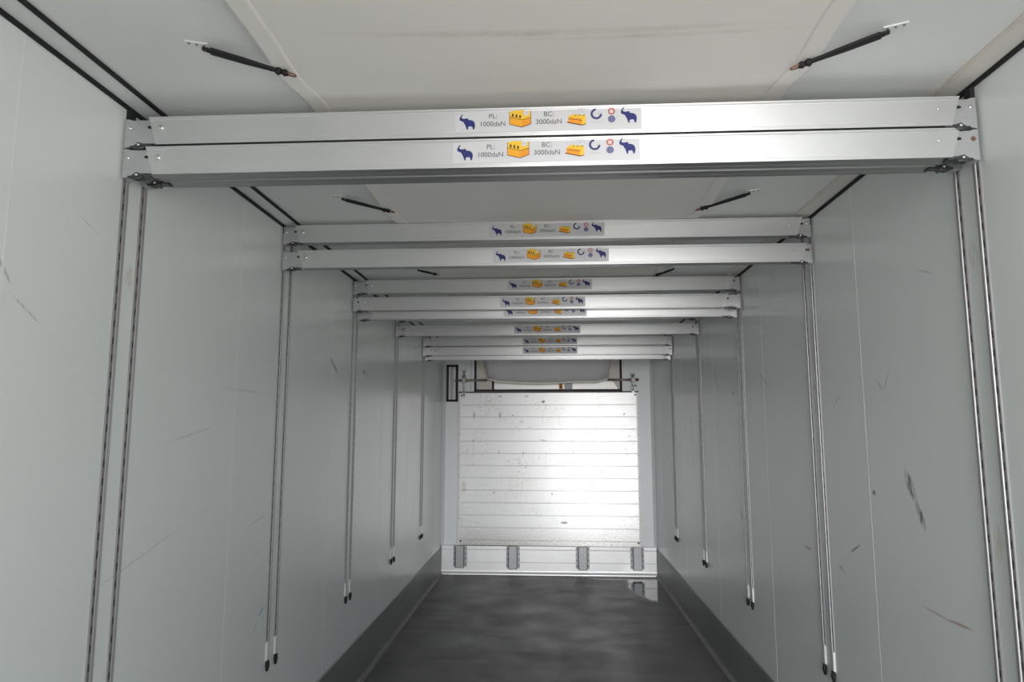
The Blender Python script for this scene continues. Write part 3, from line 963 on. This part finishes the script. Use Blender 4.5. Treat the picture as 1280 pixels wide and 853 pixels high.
# the collar where the duct drops to the cooling unit
m = MB()
rows = []
for i in range(13):
    t = i / 12
    y = 7.25 + (7.90 - 7.25) * t
    e = t * t * (3 - 2 * t)
    zb = 2.570 - 0.385 * e
    row = []
    xa, xb = DXL - 0.075 * (1 - abs(2 * t - 1)), DXR + 0.05 * (1 - abs(2 * t - 1))
    xa, xb = DXL - 0.06 * e, DXR + 0.04 * e
    top = 2.585
    pts = [(xa, top), (xa + 0.02, top - (top - zb) * 0.45), (xa + 0.055, top - (top - zb) * 0.92)]
    for j in range(1, 12):
        u = j / 12
        pts.append((xa + 0.06 + (xb - xa - 0.12) * u, zb - 0.014 * math.sin(PI * u) * e + 0.006 * math.sin(9 * u + 1) * e))
    pts += [(xb - 0.055, top - (top - zb) * 0.92), (xb - 0.02, top - (top - zb) * 0.45), (xb, top)]
    rows.append([(x, y, z) for x, z in pts])
grid_sheet(m, rows, 0.003)
m.build('collar', M['collar'], duct)
m = MB()
pts = [(p[0], p[1] - 0.004, p[2] + 0.002) for p in rows[-1][2:-2]]
m.tube(pts, 0.017, 8)
m.build('collar_hem', M['hem'], duct)

def make_strap(label, anchor, eye):
    """rubber strap from a riveted ceiling plate to an eyelet in the duct's edge"""
    a = Vector(anchor)
    e = Vector(eye)
    t = thing('rubber_strap', label, 'strap', tuple(a), 'rubber straps holding the fabric duct')
    d = e - a
    d2 = Vector((d.x, d.y, 0)).normalized()
    nrm = Vector((-d2.y, d2.x, 0))
    m = MB()
    L = d.length
    pts = []
    secs = [(0.0, 0.009, 0.004), (0.018, 0.010, 0.005), (0.020, 0.016, 0.006), (0.10, 0.0145, 0.006), (0.72 * L, 0.0090, 0.0055), (0.86 * L, 0.007, 0.005)]
    rings = []
    dn = d.normalized()
    upv = dn.cross(nrm)
    for q, hw, hh in secs:
        c = dn * q
        rings.append([m.bm.verts.new(c + nrm * hw * math.cos(2 * PI * k / 10) + upv * hh * math.sin(2 * PI * k / 10)) for k in range(10)])
    fs = []
    for i in range(len(rings) - 1):
        for k in range(10):
            fs.append(m.bm.faces.new((rings[i][k], rings[i][(k + 1) % 10], rings[i + 1][(k + 1) % 10], rings[i + 1][k])))
    fs.append(m.bm.faces.new(rings[0][::-1]))
    fs.append(m.bm.faces.new(rings[-1]))
    m.build('band', M['black'], t)
    m = MB()
    m.tube([dn * (0.80 * L), dn * (0.835 * L), dn * (0.87 * L)], [0.007, 0.0115, 0.007], 10)
    m.tube([dn * (0.87 * L), dn * (0.91 * L), dn * (0.95 * L)], [0.006, 0.0095, 0.006], 10)
    m.build('knot', M['black'], t)
    m = MB()
    c = dn * (0.975 * L)
    m.tube([c + dn * 0.014 * math.cos(2 * PI * k / 14) + nrm * 0.007 * math.sin(2 * PI * k / 14) for k in range(14)], 0.0022, 6, closed=True)
    m.build('eyelet', M['rust'], t)
    m = MB()
    o = -d2
    def corner(p, q, z):
        v = o * p + nrm * q
        return (v.x, v.y, z)
    zc = HC - a.z
    v0 = [m.bm.verts.new(corner(p, q, z)) for z in (zc - 0.003, zc + 0.001) for p, q in ((-0.012, -0.009), (0.042, -0.007), (0.042, 0.007), (-0.012, 0.009))]
    for q in ((0, 1, 2, 3), (7, 6, 5, 4), (0, 4, 5, 1), (1, 5, 6, 2), (2, 6, 7, 3), (3, 7, 4, 0)):
        m.bm.faces.new([v0[i] for i in q])
    pl_ = m.build('anchor_plate', M['ceiling'], t)
    m = MB()
    for p in (0.014, 0.032):
        mr = MB()
        mr.dome(corner(p, 0, zc - 0.003), 0.004, 0.003, (0, 0, -1), 10)
        mr.build('rivet', M['rod'], pl_)
    m.tube([corner(-0.004, 0, zc - 0.002), (0, 0, 0.0), corner(-0.01, 0, -0.004)], 0.003, 8)
    m.build('loop', M['rod'], pl_)
    return t

STRAPS = [
    ('black rubber strap at upper left, nearest left edge of the duct', (-0.845, 1.587, 2.606), (-0.639, 1.668, 2.572)),
    ('black rubber strap at upper right, nearest right edge of the duct', (0.870, 1.608, 2.606), (0.672, 1.705, 2.572)),
    ('black rubber strap left of the duct between the first and second beam sets', (-0.839, 2.741, 2.606), (-0.638, 2.820, 2.572)),
    ('black rubber strap right of the duct between the first and second beam sets', (0.866, 2.767, 2.606), (0.671, 2.865, 2.572)),
    ('black rubber strap left of the duct between the second and third beam sets', (-0.770, 4.055, 2.606), (-0.643, 4.034, 2.572)),
    ('black rubber strap right of the duct between the second and third beam sets', (0.795, 4.110, 2.606), (0.678, 4.140, 2.572)),
]
for lab_, a, e in STRAPS:
    make_strap(lab_, a, e)

# ------------------------------------------------------------------ the far end: bulkhead plate, kick sheet, brackets
PX0, PX1, PZ0, PZ1, PY = -1.040, 1.052, 0.318, 2.060, 7.985
bp = thing('bulkhead_plate', 'tall shiny aluminium bulkhead plate of horizontal planks on the front wall', 'bulkhead plate', (0, PY, PZ0))
bp.rotation_euler = (0, 0, R(-1.4))
m = MB()
pitch = 0.1405
prof = []
z = 0.0
H = PZ1 - PZ0
edges = [0.0]
z = 0.055
while z < H - 0.04:
    edges.append(z)
    z += pitch
edges.append(H)
prof = [(0.022, 0.0)]
for i in range(len(edges) - 1):
    a, b = edges[i], edges[i + 1]
    prof += [(0.0014, a + 0.0006), (0.0004, a + 0.003), (0.0, a + 0.012), (0.0, b - 0.006), (0.0005, b - 0.003), (0.0014, b - 0.0006)]
prof.append((0.022, H))
m.prism(prof, 'x', PX0 + 0.012, PX1 - 0.012)
m.build('planks', M['plate'], bp)
for s, x in ((-1, PX0), (1, PX1 - 0.024)):
    m = MB()
    m.box((x, -0.005, 0.0), (x + 0.024, 0.024, H), 0.002)
    es = m.build('edge_strip', M['white_gloss'], bp)
    zz = 0.06
    while zz < H:
        MB().dome((x + 0.012, -0.005, zz), 0.0055, 0.003, (0, -1, 0), 8).build('screw', M['rod'], es)
        zz += 0.24
for x, z in ((PX0 + 0.036, 0.045), (PX1 - 0.036, 0.045), (PX0 + 0.036, H - 0.030), (PX1 - 0.036, H - 0.030)):
    MB().dome((x, 0.001, z), 0.011, 0.004, (0, -1, 0), 12).build('corner_bolt', M['dark_hole'], bp)
#                                                    # spacer battens that carry the plate off the wall
for x in (-0.9, -0.3, 0.3, 0.9):
    MB().box((x - 0.03, 0.022, 0.05), (x + 0.03, 0.055, H - 0.06)).build('batten', M['bracket'], bp)

ks = thing('kick_sheet', 'white metal kick sheet across the foot of the front wall', 'kick sheet', (0, 8.0, 0))
m = MB()
m.prism([(0.062, 0.0), (-0.030, 0.0), (-0.028, 0.010), (-0.010, 0.018), (-0.002, 0.030), (0.0, 0.040), (0.0, 0.130), (0.0022, 0.133), (0.0, 0.136), (0.0, 0.268), (0.0025, 0.272), (0.0, 0.276), (0.0, 0.312), (0.062, 0.312)], 'x', -W + 0.012, W - 0.012)
m.build('sheet', M['kick_white'], ks)
for x, z0 in ((-1.004, 0.082), (-0.399, 0.072), (0.390, 0.070), (1.002, 0.074)):
    m = MB()
    zt = 0.316
    d = -0.050
    m.prism([(x - 0.078, -0.0005), (x - 0.078, -0.004), (x - 0.050, -0.004), (x - 0.046, d), (x + 0.046, d), (x + 0.050, -0.004), (x + 0.078, -0.004), (x + 0.078, -0.0005)], 'z', z0, zt)
    br = m.build('upright_bracket', M['bracket'], ks)
    for sx in (-1, 1):
        for q in range(4):
            MB().dome((x + sx * 0.064, -0.004, z0 + 0.03 + q * (zt - z0 - 0.06) / 3), 0.0065, 0.005, (0, -1, 0), 8).build('bolt', M['dark_hole'], br)
        MB().box((x + sx * 0.042, d - 0.0015, z0), (x + sx * 0.055, d + 0.004, zt)).build('edge_bead', M['steel_dk'], br)
    MB().box((x - 0.048, d - 0.001, z0 - 0.006), (x + 0.048, -0.002, z0)).build('foot_plate', M['steel_dk'], br)

# cooling unit in the recess
cu_ = thing('cooling_unit', 'white cooling unit casing in the recess above the bulkhead plate', 'cooling unit', (0, Y_END + 0.1, ZREC))
m = MB()
m.prism([(0.30, 0.0), (-0.045, 0.0), (-0.035, 0.135), (-0.02, 0.20), (-0.02, 0.50), (0.30, 0.50)], 'x', -0.63, 0.845)
m.build('casing', M['casing'], cu_)
m = MB()
m.prism([(XL + 0.012, 0.0), (XL + 0.20, 0.0), (XL + 0.20, 0.145), (XL + 0.10, 0.45), (XL + 0.012, 0.45)], 'y', -0.09, -0.07)
ck = m.build('side_cheek', M['beige'], cu_)
for dx in (0.095, 0.14):
    MB().dome((XL + dx, -0.09, 0.062), 0.006, 0.004, (0, -1, 0), 8).build('screw', M['fitting'], ck)
m = MB()
m.box((-0.652, -0.098, 0.0), (-0.634, -0.05, 0.125), 0.002)
m.build('divider', M['black'], cu_)
m = MB()
m.prism([(XR - 0.012, 0.0), (XR - 0.08, 0.10), (XR - 0.14, 0.14), (XR - 0.10, 0.45), (XR - 0.012, 0.45)], 'y', -0.09, -0.07)
m.build('side_cheek', M['beige'], cu_)
def sticker(name, x0, x1, mats, drawer, label=None):
    m = MB()
    m.mi = 0
    P3 = lambda u, v, o=0.002: (x0 + (x1 - x0) * u, -0.045 + 0.0083 * v - o, 0.018 + 0.112 * v)
    m.poly([P3(0, 0.03), P3(1, 0.03), P3(1, 0.98), P3(0, 0.98)])
    drawer(m, P3)
    o = m.build(name, mats, cu_)
    if label:
        o['label'] = label
def dr1(m, P):
    m.mi = 1
    m.poly([P(.1, .45, .003), P(.9, .45, .003), P(.5, .62, .003)])
    m.poly([P(.25, .12, .003), P(.75, .12, .003), P(.75, .38, .003), P(.25, .38, .003)])
def dr2(m, P):
    m.mi = 1
    for v in (0.2, 0.35, 0.5, 0.65, 0.8):
        m.poly([P(.1, v, .003), P(.9, v, .003), P(.9, v + .06, .003), P(.1, v + .06, .003)])
sticker('warning_sticker', 0.140, 0.186, [M['ink_amber'], M['ink_brown']], dr1, 'small yellow warning sticker')
sticker('data_plate', 0.205, 0.300, [M['ink_pale'], M['bracket']], dr2, 'small grey data plate')

# black framed temperature louvre on the left pillar
lv = thing('wall_louvre', 'tall narrow black framed louvre on the left pillar of the front wall', 'louvre', (-1.1235, Y_END, 1.958))
m = MB()
fw, fh, ft, fd = 0.138, 0.438, 0.026, 0.030
for a, b in (((-fw / 2, -fd, 0), (-fw / 2 + ft, 0.0, fh)), ((fw / 2 - ft, -fd, 0), (fw / 2, 0.0, fh)), ((-fw / 2, -fd, 0), (fw / 2, 0.0, ft)), ((-fw / 2, -fd, fh - ft), (fw / 2, 0.0, fh))):
    m.box(a, b, 0.006)
m.build('frame', M['black'], lv)
m = MB()
m.box((-fw / 2 + ft - 0.002, -0.010, ft - 0.002), (fw / 2 - ft + 0.002, -0.002, fh - ft + 0.002))
m.build('backing', M['bracket'], lv)
MB().box((-0.040, -0.020, ft), (-0.026, -0.009, fh - ft)).build('guide_strip', M['white_plastic'], lv)
MB().box((0.016, -0.020, ft), (0.024, -0.009, fh - ft)).build('guide_strip', M['white_plastic'], lv)
z = ft + 0.006
while z < fh - ft - 0.008:
    MB().box((-0.026, -0.017, z), (0.016, -0.009, z + 0.006)).build('slat', M['rail_face'], lv)
    z += 0.0125

# rods that hold the bulkhead plate, one at each upper corner
def corner_rod(label, s, x_out, x_in, xv, zt, zb):
    t = thing('clamp_rod', label, 'clamp rod', (xv, Y_END, 2.204), 'clamp rods above the bulkhead plate')
    y = -0.10
    m = MB()
    m.tube([(x_out - xv, y, 0.0), (x_in - xv, y, 0.0)], 0.0125, 12)
    m.build('rod', M['rod'], t)
    m = MB()
    m.tube([(0, y, zb - 2.204), (0, y, zt - 2.204)], 0.011, 10)
    m.box((-0.016, y - 0.002, zb - 2.204 - 0.01), (0.016, y + 0.02, zb - 2.204 + 0.06), 0.002)
    m.tube([(0.0, y, zt - 2.204 - 0.03), (-0.020, y - 0.01, zt - 2.204 - 0.005), (-0.022, y - 0.01, zt - 2.204 + 0.012)], 0.005, 8)
    m.tube([(0.0, y, zt - 2.204 - 0.03), (0.020, y - 0.01, zt - 2.204 - 0.005), (0.022, y - 0.01, zt - 2.204 + 0.012)], 0.005, 8)
    m.build('upright', M['fitting'], t)
    m = MB()
    m.box((-0.024, y - 0.020, -0.026), (0.024, y + 0.020, 0.026), 0.004)
    m.tube([(0.022, y, 0.05), (-0.022, y, 0.05)], 0.009, 8)
    m.build('clamp', M['rod'], t)
    m = MB()
    m.box((-0.022, y, -0.020), (0.022, 0.0, 0.020), 0.003)
    m.build('wall_lug', M['bracket'], t)
    if s > 0:
        m = MB()
        m.dome((x_out - xv, y, 0), 0.018, 0.02, (1, 0, 0), 12)
        m.dome((0.03, y - 0.012, -0.07), 0.010, 0.006, (0, -1, 0), 10)
        m.build('knob', M['rust'], t)
corner_rod('horizontal steel clamp rod on the left pillar beside the black louvre', -1, -1.080, -0.700, -0.972, 2.315, 2.01)
corner_rod('horizontal steel clamp rod on the right pillar above the bulkhead plate', 1, 1.045, 0.705, 0.995, 2.270, 2.07)
